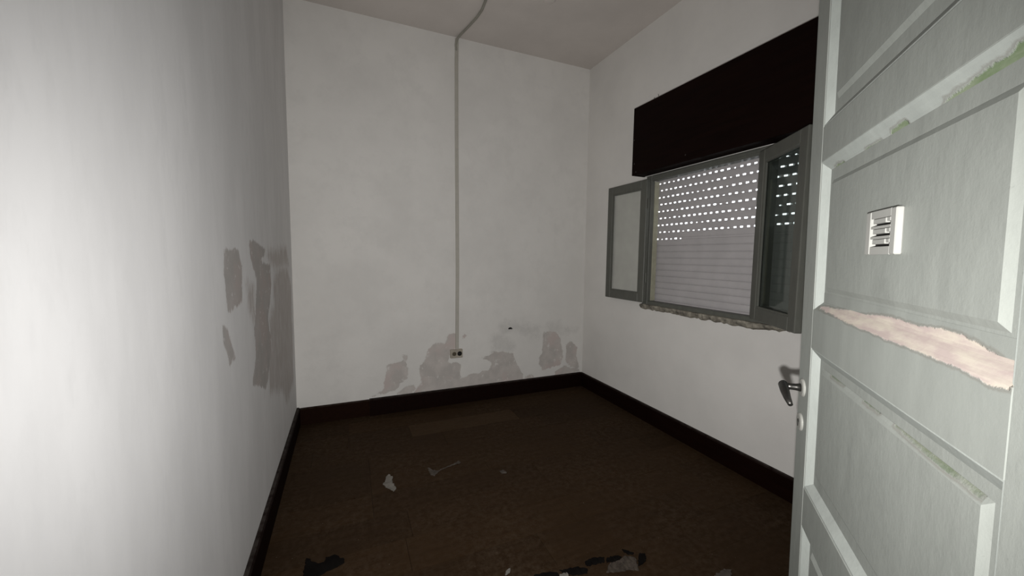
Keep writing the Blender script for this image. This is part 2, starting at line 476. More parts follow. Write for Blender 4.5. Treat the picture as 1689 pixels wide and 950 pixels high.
# ================================================================== room shell
floor = box('floor', XL - 0.1, XR + 0.1, YF, YB + 0.1, -0.10, -0.012, M_floor_base, kind='structure')
ROWS = [YF + 0.001]
yb = 2.92 - 0.2 * 14
while yb < YB - 0.02:
    if yb > YF + 0.05:
        ROWS.append(yb)
    yb += 0.2
ROWS.append(YB - 0.002)
SPECIAL = {2.72: [-0.01, 0.41, 1.255], 2.92: [-0.01, 0.84], 3.12: [0.30, 1.22], 2.52: [-0.225, 0.62, 1.40], 2.32: [0.105, 0.95, 1.75], 2.12: [0.102, 0.78, 1.60], 1.92: [0.10, 1.05, 1.9]}
CRACKS = [(-0.135, -0.012, 2.92, 0.013), (-0.130, -0.012, 2.72, 0.015), (-0.315, -0.228, 2.52, 0.010), (-0.20, -0.13, 1.92, 0.012), (-0.03, 0.02, 2.12, 0.010)]
for r in range(len(ROWS) - 1):
    y0, y1 = ROWS[r], ROWS[r + 1]
    key = [k for k in SPECIAL if abs(k - y0) < 0.02]
    if key:
        cuts = SPECIAL[key[0]]
    else:
        cuts = []
        x = XL + random.uniform(0.3, 0.8)
        while x < XR - 0.2:
            cuts.append(x)
            x += random.uniform(0.72, 0.9)
    xs = [XL + 0.002] + cuts + [XR - 0.002]
    for i in range(len(xs) - 1):
        g = 0.0007
        lift = random.uniform(-0.0006, 0.0004)
        light = abs(y0 - 2.72) < 0.02 and abs(xs[i] - 0.41) < 0.02
        bm = bmesh.new()
        ol = [(xs[i] + g, y0 + g)]
        for ca, cb, cy, cd in CRACKS:
            if abs(cy - y0) < 0.02 and xs[i] - 0.01 < ca and cb < xs[i + 1] + 0.01:
                ol += [(max(ca, ol[-1][0] + 0.004), y0 + g), ((ca + cb) / 2, y0 + g + cd * 0.5), (min(cb, xs[i + 1] - 0.003) - 0.006, y0 + g + cd), (min(cb, xs[i + 1] - 0.003), y0 + g)]
        ol += [(xs[i + 1] - g, y0 + g), (xs[i + 1] - g, y1 - g), (xs[i] + g, y1 - g)]
        bot = [bm.verts.new((x_, y_, -0.0125)) for x_, y_ in ol]
        top = [bm.verts.new((x_, y_, lift)) for x_, y_ in ol]
        for k_ in range(len(ol)):
            bm.faces.new((bot[k_], bot[(k_ + 1) % len(ol)], top[(k_ + 1) % len(ol)], top[k_]))
        bm.faces.new(bot[::-1]); bm.faces.new(top)
        mk('floor_plank', bm, M_plank_l if light else M_plank, floor)

grid_wall('wall_left', 0, XL, XL - 0.15, YF - 0.10, YB, -0.05, H + 0.05, 0.02, M_left, {'peel': LEFT_PEEL, 'damp': LEFT_DAMP})
grid_wall('wall_back', 1, YB, YB + 0.15, XL - 0.15, XR + 0.25, -0.05, H + 0.05, 0.02, M_back, {'peel': BACK_PEEL, 'damp': BACK_FAINT})

# window opening in the right wall
WY0, WY1, WZ0, WZ1 = 0.62, 2.40, 0.925, 1.93
XO = XR + 0.25
bm = bmesh.new()
add_box(bm, XR, XO, YF - 0.10, WY0, -0.05, H + 0.05)
add_box(bm, XR, XO, WY1, YB, -0.05, H + 0.05)
add_box(bm, XR, XO, WY0, WY1, -0.05, WZ0)
add_box(bm, XR, XO, WY0, WY1, WZ1, H + 0.05)
mk('wall_right', bm, M_wall, kind='structure')

# front wall with the doorway the picture is taken from
DX0, DX1, DZ = -0.262, 0.486, 2.035
YFB = YF - 0.10
bm = bmesh.new()
add_box(bm, XL - 0.15, DX0, YFB, YF, -0.05, H + 0.05)
add_box(bm, DX1, XR + 0.25, YFB, YF, -0.05, H + 0.05)
add_box(bm, DX0, DX1, YFB, YF, DZ, H + 0.05)
mk('wall_front', bm, M_wall, kind='structure')
box('ceiling', XL - 0.15, XR + 0.25, YFB, YB + 0.15, H, H + 0.12, M_ceil, kind='structure')

# the hall behind the doorway
box('floor_hall', -1.3, 1.5, -1.6, YF, -0.10, 0.0, M_plank, kind='structure')
box('ceiling_hall', -1.3, 1.5, -1.7, YFB, H, H + 0.12, M_ceil, kind='structure')
box('wall_hall_left', -1.4, -1.3, -1.7, YFB, -0.05, H + 0.1, M_wall, kind='structure')
box('wall_hall_right', 1.5, 1.6, -1.7, YFB, -0.05, H + 0.1, M_wall, kind='structure')
box('wall_hall_back', -1.4, 1.6, -1.7, -1.6, -0.05, H + 0.1, M_wall, kind='structure')
bm = bmesh.new()
add_box(bm, -1.4, XL - 0.15, YFB, YF, -0.05, H + 0.1)
mk('wall_hall_front', bm, M_wall, kind='structure')

# baseboards
def base_profile(th, h):
    return [(0, 0), (th, 0), (th, h - 0.010), (th - 0.006, h - 0.002), (th - 0.010, h), (0, h)]
bm = bmesh.new()
add_prism(bm, [(XL + a, b) for a, b in base_profile(0.022, BBH + 0.002)], 1, YF, YB)
mk('baseboard_left', bm, M_base, kind='structure')
bm = bmesh.new()
add_prism(bm, [(XR - a, b) for a, b in base_profile(0.022, BBH)], 1, YF, YB)
mk('baseboard_right', bm, M_base, kind='structure')
bbk = empty('baseboard_back', (0.9, YB, 0), kind='structure')
for nm, x0, x1, th, h, m in (('board', XL + 0.022, 0.150, 0.014, BBH - 0.003, M_base2), ('board', 0.150, XR - 0.022, 0.030, BBH + 0.003, M_base)):
    bm = bmesh.new()
    add_prism(bm, [(YB - a - YB, b) for a, b in base_profile(th, h)], 0, x0 - 0.9, x1 - 0.9)
    mk(nm, bm, m, bbk)

# ================================================================== window
win = empty('window_1', (XR, 1.5, WZ0), kind='structure')
def wbox(name, x0, x1, y0, y1, z0, z1, mat=None, bevel=0.003, parent=None):
    return box(name, x0 - XR, x1 - XR, y0 - 1.5, y1 - 1.5, z0 - WZ0, z1 - WZ0, mat or M_frame, parent or win, bevel)
fx0, fx1 = XR - 0.012, XR + 0.05
wbox('frame_jamb', fx0, XR + 0.022, 2.345, WY1, WZ0, WZ1)
wbox('frame_jamb', fx0, fx1, WY0, WY0 + 0.06, WZ0, WZ1)
wbox('frame_mullion', fx0, fx1, 1.432, 1.492, 0.965, 1.888)
for a, b in ((WY0 + 0.06, 2.345),):
    wbox('frame_head', fx0, fx1, a, b, 1.888, WZ1)
    wbox('frame_bottom_rail', fx0, fx1, a, b, WZ0, 0.962)
# a thin rebate bead round the head
wbox('frame_bead', fx0 - 0.006, fx0, 1.50, 2.335, 1.905, 1.922, bevel=0.002)
# crumbling mortar under the frame
rs = random.Random(3)
bm = bmesh.new()
N = 60
ya, yb_ = 1.28 - 1.5, 2.405 - 1.5
sec = []
for i in range(N + 1):
    y = ya + (yb_ - ya) * i / N
    j = lambda s: rs.uniform(-s, s)
    zt, zb = 0.936 - WZ0, 0.893 - WZ0 + j(0.006)
    if i < 8:
        zb += 0.02 * (1 - i / 8)
    ring = [(-0.002, y, zt), (-0.030 + j(0.004), y, zt - 0.002 + j(0.002)), (-0.031 + j(0.005), y, zt - 0.014 + j(0.004)), (-0.020 + j(0.006), y, zb + 0.010 + j(0.003)), (0.004, y, zb - 0.002)]
    sec.append([bm.verts.new(p) for p in ring])
for s0, s1 in zip(sec, sec[1:]):
    for k in range(5):
        bm.faces.new((s0[k], s0[(k + 1) % 5], s1[(k + 1) % 5], s1[k]))
bm.faces.new(sec[0]); bm.faces.new(sec[-1][::-1])
mk('sill', bm, M_mortar, win)

def casement(loc, rot, w, z0, z1, glass, flip=1):
    """leaf in local x (width from the hinge), y thickness, z height; hinge edge at x = 0"""
    st, th = 0.062, 0.036
    h = z1 - z0
    bm = bmesh.new()
    add_box(bm, 0, st, 0, th, 0, h, 0.004)
    add_box(bm, w - st, w, 0, th, 0, h, 0.004)
    add_box(bm, st, w - st, 0.001, th - 0.001, 0, 0.07, 0.004)
    add_box(bm, st, w - st, 0.001, th - 0.001, h - 0.066, h, 0.004)
    f = mk('casement', bm, M_frame, win)
    f.matrix_local = Matrix.Translation(Vector((loc[0] - XR, loc[1] - 1.5, z0 - WZ0))) @ rot
    box('pane', st - 0.006, w - st + 0.006, th / 2 - 0.002, th / 2 + 0.002, 0.064, h - 0.06, glass, f)
    bm = bmesh.new()
    bd = 0.009
    for ys in ((0.005, th / 2 - 0.0022), (th / 2 + 0.0022, th - 0.005)):
        add_box(bm, st, st + bd, ys[0], ys[1], 0.07, h - 0.066)
        add_box(bm, w - st - bd, w - st, ys[0], ys[1], 0.07, h - 0.066)
        add_box(bm, st + bd, w - st - bd, ys[0], ys[1], 0.07, 0.07 + bd)
        add_box(bm, st + bd, w - st - bd, ys[0], ys[1], h - 0.066 - bd, h - 0.066)
    mk('glazing_bead', bm, M_frame, f)
    for zz in (0.16, h - 0.22):
        bm = bmesh.new()
        add_tube(bm, [(-0.006, th * (0.5 if flip > 0 else 0.5), zz), (-0.006, th * 0.5, zz + 0.075)], 0.007, 10)
        mk('hinge', bm, M_frame, f)
    return f
# left leaf folded right back against the wall: local x -> +Y, local y -> -X
rot_l = Matrix(((0, -1, 0), (1, 0, 0), (0, 0, 1))).to_4x4()
casement((XR - 0.014, 2.352), rot_l, 0.476, 0.948, 1.902, M_glass_l)
# right leaf swung into the room
a = math.radians(32)
rot_r = Matrix(((-math.sin(a), math.cos(a), 0), (-math.cos(a), -math.sin(a), 0), (0, 0, 1))).to_4x4()
casement((XR - 0.052, 1.478), rot_r, 0.455, 0.960, 1.896, M_glass_r, -1)

# ================================================================== roller shutter
XS = XR + 0.088
shut = empty('roller_shutter', (XS, 1.5, 0.962), label='grey plastic roller shutter lowered outside the window, light in its upper slots', category='shutter')
SY0, SY1 = WY0 + 0.005, WY1 - 0.003
Z0S = 0.962
def slat_profile(zb, zt, d=0.0055):
    n = 12
    pr = []
    for k in range(n + 1):
        s = k / n
        pr.append((-d * math.sin(math.pi * s) ** 0.4 if 0 < s < 1 else 0.0, zb + (zt - zb) * s))
    for k in range(n, -1, -1):
        s = k / n
        pr.append((-d * 0.6 * (math.sin(math.pi * s) ** 0.4 if 0 < s < 1 else 0.0) + 0.003, zb + (zt - zb) * s))
    return pr
rs = random.Random(11)
HZ = [1.875 - 0.0535 * k for k in range(9)]
hh = 0.0095
tops = [1.93] + [z - hh / 2 for z in HZ]
for k in range(9):
    z_hole = HZ[k]
    bm = bmesh.new()
    zb = z_hole + hh / 2
    zt = tops[k]
    add_prism(bm, [(x, z - Z0S) for x, z in slat_profile(zb, zt)], 1, SY0 - 1.5, SY1 - 1.5)
    # slotted hinge strip under the slat
    pitch = 0.0452
    y = SY1 - 0.036 - (0.5 * pitch if k % 2 else 0) 
    prev = SY1
    holes = []
    while y > SY0 + 0.03:
        wv = rs.uniform(0.0165, 0.0225)
        dz = 0.0
        if rs.random() < 0.16:
            wv *= 0.62
            dz = 0.0035
        if k == 8 and y < 2.09:
            break
        holes.append((y - wv / 2, y + wv / 2, dz))
        y -= pitch * rs.uniform(0.98, 1.02)
    for (h0, h1, dz) in holes:
        add_box(bm, 0.0002, 0.0022, h1 - 1.5, prev - 1.5, z_hole - hh / 2 - 0.0012 - Z0S, z_hole + hh / 2 + 0.0012 - Z0S)
        if dz:
            add_box(bm, 0.0002, 0.0022, h0 - 1.5, h1 - 1.5, z_hole + hh / 2 - dz - Z0S, z_hole + hh / 2 + 0.0012 - Z0S)
        prev = h0
    add_box(bm, 0.0002, 0.0022, SY0 - 1.5, prev - 1.5, z_hole - hh / 2 - 0.0012 - Z0S, z_hole + hh / 2 + 0.0012 - Z0S)
    mk('slat', bm, M_shutter, shut)
zt = HZ[8] - hh / 2
proto = None
while zt > 0.935:
    zb = max(zt - 0.0475, 0.9265)
    bm = bmesh.new()
    add_prism(bm, [(x, z - Z0S) for x, z in slat_profile(zb + 0.0006, zt - 0.0006, 0.006)], 1, SY0 - 1.5, SY1 - 1.5)
    add_box(bm, 0.0015, 0.004, SY0 - 1.5, SY1 - 1.5, max(zb - 0.004, 0.9255) - Z0S, zb + 0.006 - Z0S)
    mk('slat', bm, M_shutter, shut)
    zt = zb
for y0, y1 in ((WY1 - 0.054, WY1 - 0.001), (WY0 + 0.061, WY0 + 0.090)):
    bm = bmesh.new()
    add_box(bm, -0.062, -0.018, y0 - 1.5, y1 - 1.5, 0.001, 1.886 - Z0S, 0.002)
    mk('guide_rail', bm, M_guide, shut)

# ================================================================== pelmet above the window
PX, PY0, PY1, PZ0, PZ1 = XR - 0.121, 0.42, 2.447, 1.934, 2.440
pel = empty('window_pelmet', ((PX + XR) / 2, (PY0 + PY1) / 2, PZ0), label='very dark brown wooden pelmet box above the window', category='pelmet')
def pbox(nm, x0, x1, y0, y1, z0, z1, bevel=0.002):
    c = pel.location
    return box(nm, x0 - c.x, x1 - c.x, y0 - c.y, y1 - c.y, z0 - c.z, z1 - c.z, M_pelmet, pel, bevel)
pbox('front_board', PX, PX + 0.018, PY0, PY1, PZ0, PZ1)
pbox('end_board', PX + 0.018, XR, PY1 - 0.018, PY1, PZ0, PZ1)
pbox('end_board', PX + 0.018, XR, PY0, PY0 + 0.018, PZ0, PZ1)
pbox('top_board', PX + 0.018, XR, PY0 + 0.018, PY1 - 0.018, PZ1 - 0.018, PZ1)
pbox('bottom_board', PX + 0.018, XR - 0.001, PY0 + 0.018, PY1 - 0.018, PZ0 + 0.002, PZ0 + 0.016)
for (y, z, l) in ((2.20, PZ1, 0.022), (2.24, PZ1, 0.012)):
    bm = bmesh.new()
    c = pel.location
    add_tube(bm, [(PX + 0.01 - c.x, y - c.y, z - 0.004 - c.z), (PX + 0.006 - c.x, y + 0.004 - c.y, z + l - c.z)], 0.0016, 6)
    mk('nail', bm, M_metal, pel)
for (y, z) in ((2.42, 2.02), (1.93, 1.975), (2.40, 1.955), (2.43, 2.20)):
    bm = bmesh.new()
    add_tube(bm, [(PX + 0.002 - c.x, y - c.y, z - c.z), (PX - 0.0015 - c.x, y - c.y, z - c.z)], 0.005, 8)
    mk('screw_head', bm, M_metal, pel)

# ================================================================== open door
ang, dc, tilt = math.radians(47), -0.2749, math.radians(-1.0)
dr = Vector((math.sin(ang), math.cos(ang), 0))
n0 = Vector((-math.cos(ang), math.sin(ang), 0))
nn = n0 * math.cos(tilt) + Vector((0, 0, 1)) * math.sin(tilt)
du = dr.cross(nn)
DU0, DU1, DZ0, DZ1 = 0.400, 1.120, 0.012, 2.012
door = empty('door_1', kind='structure')
door.matrix_world = Matrix.Translation(n0 * dc + Vector((0, 0, 1.0)) + dr * DU0 + du * (DZ0 - 1.0)) @ Matrix((dr, nn, du)).transposed().to_4x4()
TH = 0.038
def U(u): return u - DU0
def Z(z): return z - DZ0
def dbox(nm, u0, u1, z0, z1, y0=-TH, y1=0.0, mat=None, bevel=0.0015, parent=None):
    return box(nm, U(u0), U(u1), y0, y1, Z(z0), Z(z1), mat or M_door, parent or door, bevel)
SL, SR = 1.041, 0.480
g = 0.0006
dbox('stile', SL, DU1, DZ0, DZ1)
dbox('stile', DU0, SR, DZ0, DZ1)
PAN = [(1.582, 1.905), (1.190, 1.508), (0.782, 1.105), (0.250, 0.690)]

def peel_grid_rail(name, u0, u1, z0, z1, polys, mat):
    """rail whose front face is gridded and carries the flaked-paint outline"""
    nu, nz = 90, 14
    us = np.linspace(u0, u1, nu); zs = np.linspace(z0, z1, nz)
    UU, ZZ = np.meshgrid(us, zs)
    A, Zv = UU.ravel(), ZZ.ravel()
    n = len(A)
    co = [(U(a_), 0.0, Z(z_)) for a_, z_ in zip(A, Zv)] + [(U(a_), -TH, Z(z_)) for a_, z_ in ((u0, z0), (u1, z0), (u1, z1), (u0, z1))]
    idx = np.arange(n).reshape(nz, nu)
    faces = np.stack([idx[:-1, :-1], idx[:-1, 1:], idx[1:, 1:], idx[1:, :-1]], -1).reshape(-1, 4).tolist()
    b = [n, n + 1, n + 2, n + 3]
    faces += [b, list(idx[0, ::-1]) + [b[0], b[1]], list(idx[-1, :]) + [b[2], b[3]], list(idx[:, 0]) + [b[3], b[0]], list(idx[::-1, -1]) + [b[1], b[2]]]
    me = bpy.data.meshes.new(name)
    me.from_pydata(co, [], [[int(i) for i in f] for f in faces])
    bm = bmesh.new(); bm.from_mesh(me); bmesh.ops.recalc_face_normals(bm, faces=bm.faces); bm.to_mesh(me); bm.free()
    at_ = me.attributes.new('peel', 'FLOAT', 'POINT')
    v = np.full(n + 4, -0.2); v[:n] = sdist(A, Zv, polys)
    at_.data.foreach_set('value', v.astype(np.float32))
    return finish(name, me, mat, door)

rails = [(1.905, DZ1), (1.508, 1.582), (1.105, 1.190), (0.690, 0.782), (DZ0, 0.250)]
PEEL_RAIL = [[(0.90, 1.20), (0.48, 1.21), (0.48, 1.1865), (0.515, 1.1845), (0.545, 1.188), (0.62, 1.1885), (0.70, 1.1885), (0.86, 1.1895)]]
for z0, z1 in rails:
    if abs(z0 - 1.105) < 1e-6:
        peel_grid_rail('rail', SR + g, SL - g, z0, z1, PEEL_RAIL, M_door_peel)
    else:
        dbox('rail', SR + g, SL - g, z0, z1)
    
MW, MD = 0.020, 0.013
def mould_piece(p, u0, u1, z0, z1, side, mat, peel=None):
    """a chamfered moulding along one side of a panel opening, mitred at both ends"""
    nseg = 80 if peel else 1
    bm = bmesh.new()
    secs = []
    for i in range(nseg + 1):
        s = i / nseg
        def pt(off, y):
            if side == 'l': return (u1 - off, y, z0 + off + (z1 - z0 - 2 * off) * s)
            if side == 'r': return (u0 + off, y, z0 + off + (z1 - z0 - 2 * off) * s)
            if side == 't': return (u0 + off + (u1 - u0 - 2 * off) * s, y, z1 - off)
            return (u0 + off + (u1 - u0 - 2 * off) * s, y, z0 + off)
        rows = [(0.0, 0.0), (0.004, -0.003), (0.010, -0.0065), (0.016, -0.011), (MW, -MD)] if peel else [(0.0004, -0.0015), (0.003, -0.0015), (MW, -MD)]
        ring = [pt(*r) for r in rows] + [pt(MW, -MD - 0.006), pt(0.0004, -MD - 0.006)]
        secs.append([bm.verts.new((U(a_), y_, Z(z_))) for a_, y_, z_ in ring])
    m_ = len(secs[0])
    for a_, b_ in zip(secs, secs[1:]):
        for k in range(m_):
            bm.faces.new((a_[k], a_[(k + 1) % m_], b_[(k + 1) % m_], b_[k]))
    bm.faces.new(secs[0]); bm.faces.new(secs[-1][::-1])
    o = mk('moulding', bm, mat, p)
    if peel:
        me = o.data
        at_ = me.attributes.new('peel', 'FLOAT', 'POINT')
        us = np.array([v.co.x + DU0 for v in me.vertices]); zs = np.array([v.co.z + DZ0 for v in me.vertices])
        at_.data.foreach_set('value', sdist(us, zs, peel).astype(np.float32))
    return o

PEEL_B2 = [[(1.03, 1.196), (1.0, 1.202), (0.90, 1.207), (0.80, 1.216), (0.72, 1.23), (0.56, 1.23), (0.50, 1.216), (0.48, 1.214), (0.48, 1.184), (0.62, 1.184), (0.80, 1.188), (0.95, 1.193)]]
PEEL_M2 = [[(0.86, 1.205), (0.78, 1.214), (0.73, 1.218), (0.66, 1.217), (0.60, 1.222), (0.55, 1.217), (0.515, 1.209), (0.50, 1.20), (0.86, 1.20)]]
GREEN_T2 = [[(0.80, 1.489), (0.86, 1.490), (0.86, 1.484), (0.80, 1.484)], [(0.48, 1.497), (0.58, 1.495), (0.64, 1.489), (0.66, 1.480), (0.48, 1.480)], [(0.72, 1.494), (0.77, 1.493), (0.77, 1.482), (0.72, 1.482)], [(0.95, 1.490), (1.00, 1.491), (1.0, 1.484), (0.95, 1.484)]]
for i, (z0, z1) in enumerate(PAN):
    u0, u1 = SR, SL
    mg = 0.036 if i in (1, 2) else 0.044
    bm = bmesh.new()
    add_box(bm, U(u0 + 0.002), U(u1 - 0.002), -0.028, -MD, Z(z0 + 0.002), Z(z1 - 0.002))
    # raised field with a bevelled edge
    fa = (u0 + 0.030, u1 - 0.036, z0 + 0.044, z1 - 0.036 - (0.008 if i == 1 else 0))
    bv, fh = 0.009, 0.005
    lo = [bm.verts.new((U(a_), -MD, Z(b_))) for a_, b_ in ((fa[0], fa[2]), (fa[1], fa[2]), (fa[1], fa[3]), (fa[0], fa[3]))]
    hi = [bm.verts.new((U(a_), -MD + fh, Z(b_))) for a_, b_ in ((fa[0] + bv, fa[2] + bv), (fa[1] - bv, fa[2] + bv), (fa[1] - bv, fa[3] - bv), (fa[0] + bv, fa[3] - bv))]
    for k in range(4):
        bm.faces.new((lo[k], lo[(k + 1) % 4], hi[(k + 1) % 4], hi[k]))
    bm.faces.new(hi); bm.faces.new(lo[::-1])
    p = mk('panel', bm, M_door, door)
    for side in 'lrtb':
        if i == 1 and side == 'b':
            mould_piece(p, u0, u1, z0, z1, side, M_door_peel, PEEL_B2)
        elif i == 1 and side == 't':
            mould_piece(p, u0, u1, z0, z1, side, M_door_green, GREEN_T2)
        else:
            mould_piece(p, u0, u1, z0, z1, side, M_door_mould)
    if i == 1:
        # paint gone from the flat margin just above the bottom moulding too
        nu, nz = 110, 6
        me = bpy.data.meshes.new('flaked_margin')
        us = np.linspace(u0 + MW, u1 - MW, nu); zs = np.linspace(z0 + MW, z0 + MW + 0.020, nz)
        UU, ZZ = np.meshgrid(us, zs)
        idx = np.arange(nu * nz).reshape(nz, nu)
        me.from_pydata([(U(a_), -MD + 0.0004, Z(b_)) for a_, b_ in zip(UU.ravel(), ZZ.ravel())], [], np.stack([idx[:-1, :-1], idx[1:, :-1], idx[1:, 1:], idx[:-1, 1:]], -1).reshape(-1, 4).tolist())
        at_ = me.attributes.new('peel', 'FLOAT', 'POINT')
        at_.data.foreach_set('value', sdist(UU.ravel(), ZZ.ravel(), PEEL_M2).astype(np.float32))
        finish('flaked_margin', me, M_door_peel, p)
    if i == 2:
        # old green paint showing along the top bevel of this field
        zt = fa[3]
        nseg = 70
        bm = bmesh.new()
        rows = [(-0.001, -MD + 0.0004), (0.004, -MD + 0.0035), (bv + 0.001, -MD + fh + 0.0004)]
        sec = []
        for s in range(nseg + 1):
            uu = fa[0] + bv + (fa[1] - fa[0] - 2 * bv) * s / nseg
            sec.append([bm.verts.new((U(uu), y_, Z(zt - o_))) for o_, y_ in rows])
        for a_, b_ in zip(sec, sec[1:]):
            for k in range(2):
                bm.faces.new((a_[k], a_[k + 1], b_[k + 1], b_[k]))
        o = mk('flaked_bevel', bm, M_door_green2, p)
        at_ = o.data.attributes.new('peel', 'FLOAT', 'POINT')
        us = np.array([v.co.x + DU0 for v in o.data.vertices]); zs = np.array([v.co.z + DZ0 for v in o.data.vertices])
        at_.data.foreach_set('value', sdist(us, zs, [[(0.52, zt + 0.002), (0.70, zt + 0.002), (0.70, zt - 0.001), (0.63, zt - 0.0035), (0.58, zt - 0.0045), (0.52, zt - 0.004)], [(0.74, zt + 0.002), (0.80, zt + 0.002), (0.80, zt - 0.0015), (0.74, zt - 0.0015)], [(0.88, zt + 0.002), (0.95, zt + 0.002), (0.95, zt - 0.0012), (0.88, zt - 0.0012)]]).astype(np.float32))

# lever handle, its rose and the keyhole escutcheon
HU, HZc = 1.084, 1.000
bm = bmesh.new()
add_tube(bm, [(U(HU), 0.004, Z(HZc)), (U(HU), 0.014, Z(HZc)), (U(HU), 0.024, Z(HZc)), (U(HU), 0.036, Z(HZc))], [0.010, 0.008, 0.0072, 0.009], 14)
add_tube(bm, [(U(HU + 0.012), 0.037, Z(HZc + 0.004)), (U(HU), 0.039, Z(HZc + 0.003)), (U(HU - 0.025), 0.041, Z(HZc - 0.003)), (U(HU - 0.055), 0.042, Z(HZc - 0.010)), (U(HU - 0.080), 0.041, Z(HZc - 0.018))], [0.007, 0.0105, 0.0095, 0.0075, 0.005], 12)
hd = mk('door_handle', bm, M_metal, door, smooth=True, label='dark metal lever handle')
def disc(nm, u, z, r, parent):
    bm = bmesh.new()
    add_tube(bm, [(U(u), -0.001, Z(z)), (U(u), 0.0025, Z(z)), (U(u), 0.0045, Z(z)), (U(u), 0.005, Z(z))], [r, r, r * 0.86, r * 0.5], 28)
    return mk(nm, bm, M_alu, parent)
disc('rose', HU, HZc, 0.021, hd)
es = disc('keyhole_escutcheon', 1.088, 0.916, 0.021, door)
bm = bmesh.new()
add_tube(bm, [(U(1.088), 0.0045, Z(0.919)), (U(1.088), 0.0058, Z(0.919))], 0.0045, 12)
add_box(bm, U(1.086), U(1.090), 0.0045, 0.0058, Z(0.906), Z(0.918))
mk('keyhole', bm, M_black, es)
# far-side lever of the same lock
bm = bmesh.new()
add_tube(bm, [(U(HU), -TH, Z(HZc)), (U(HU), -TH - 0.046, Z(HZc))], 0.009, 12)
add_tube(bm, [(U(HU + 0.010), -TH - 0.050, Z(HZc + 0.004)), (U(HU - 0.03), -TH - 0.053, Z(HZc - 0.004)), (U(HU - 0.095), -TH - 0.054, Z(HZc - 0.026))], [0.009, 0.0105, 0.0065], 12)
mk('door_handle', bm, M_metal, door, smooth=True)

# white three-slot plate on the panel
pu0, pu1, pz0, pz1 = 0.702, 0.796, 1.309, 1.375
yp = -MD + 0.005
bm = bmesh.new()
fr = 0.016
add_box(bm, U(pu0), U(pu0 + fr), yp, yp + 0.009, Z(pz0), Z(pz1), 0.0015)
add_box(bm, U(pu1 - fr), U(pu1), yp, yp + 0.009, Z(pz0), Z(pz1), 0.0015)
sz = [pz0, pz0 + 0.012, pz0 + 0.0235, pz0 + 0.0275, pz0 + 0.039, pz0 + 0.043, pz0 + 0.0545, pz1]
for k in range(0, 8, 2):
    add_box(bm, U(pu0 + fr), U(pu1 - fr), yp, yp + 0.0085, Z(sz[k]), Z(sz[k + 1]), 0.0006)
pl = mk('slot_plate', bm, M_white, door, label='white plastic plate with three dark slots')
dbox('slot_back', pu0 + 0.01, pu1 - 0.01, pz0 + 0.008, pz1 - 0.008, yp, yp + 0.0012, M_black, 0, pl)
for k in (1, 3, 5):
    zc = (sz[k] + sz[k + 1]) / 2
    bm = bmesh.new()
    add_box(bm, U(pu0 + 0.036), U(pu1 - fr - 0.002), yp + 0.001, yp + 0.0065, Z(zc - 0.002), Z(zc + 0.0052), 0.0006)
    add_box(bm, U(pu0 + 0.020), U(pu0 + 0.030), yp + 0.001, yp + 0.0075, Z(zc - 0.0005), Z(zc + 0.0052), 0.0006)
    mk('slot_tongue', bm, M_white, pl)

# hinges on the hung edge
for zz in (0.25, 1.0, 1.75):
    bm = bmesh.new()
    add_tube(bm, [(-0.006, -0.004, zz), (-0.006, -0.004, zz + 0.09)], 0.007, 10)
    mk('hinge', bm, M_door, door)
# door lining
tr = empty('trim_1', (DX0, YF, 0), kind='structure')
for nm, x0, x1, z0, z1 in (('lining_post', DX0 - 0.005, DX0 + 0.012, 0, DZ), ('lining_post', DX1 - 0.004, DX1 + 0.02, 0, DZ), ('lining_head', DX0 + 0.012, DX1 - 0.004, DZ - 0.015, DZ + 0.01)):
    box(nm, x0 - DX0, x1 - DX0, YFB - 0.006 - YF, YF + 0.004 - YF, z0, z1, M_door, tr, 0.001)

# ================================================================== electrics on the back wall
bm = bmesh.new()
cx = 0.878
pts = [(0.876, 0.470), (0.880, 1.2), (0.875, 1.9), (0.872, 2.5), (0.871, 2.86), (0.874, 3.072)]
secs = []
for x, z in pts:
    secs.append([bm.verts.new(v) for v in ((x - 0.014, YB + 0.001, z), (x - 0.014, YB - 0.010, z), (x - 0.011, YB - 0.013, z), (x + 0.011, YB - 0.013, z), (x + 0.014, YB - 0.010, z), (x + 0.014, YB + 0.001, z))])
for s0, s1 in zip(secs, secs[1:]):
    for k in range(6):
        bm.faces.new((s0[k], s0[(k + 1) % 6], s1[(k + 1) % 6], s1[k]))
bm.faces.new(secs[0]); bm.faces.new(secs[-1][::-1])
mk('cable_trunking', bm, M_trunk, label='narrow beige cable trunking running up the back wall to the ceiling', category='trunking')
bm = bmesh.new()
cp = [(0.868, YB - 0.006, 2.975), (0.864, YB - 0.010, 3.02), (0.872, YB - 0.012, 3.062), (0.880, YB - 0.020, H - 0.012), (0.888, 3.17, H - 0.009), (0.918, 3.017, H - 0.009), (0.938, 2.90, H - 0.009), (0.944, 2.80, H - 0.009), (0.935, 2.70, H - 0.009), (0.918, 2.55, H - 0.009), (0.905, 2.2, H - 0.009), (0.905, 1.66, H - 0.009)]
add_tube(bm, cp, 0.0095, 10)
mk('ceiling_cable', bm, M_cable, smooth=True, label='grey cable curving along the ceiling from the top of the trunking', category='cable')
sx0, sx1, sz0, sz1 = 0.814, 0.923, 0.408, 0.484
sock = empty('wall_socket', ((sx0 + sx1) / 2, YB, sz0), label='small beige double socket low on the back wall under the trunking', category='socket')
bm = bmesh.new()
add_box(bm, sx0 - sock.location.x, sx1 - sock.location.x, -0.024, 0.0, 0, sz1 - sz0, 0.004)
mk('faceplate', bm, M_socket, sock)
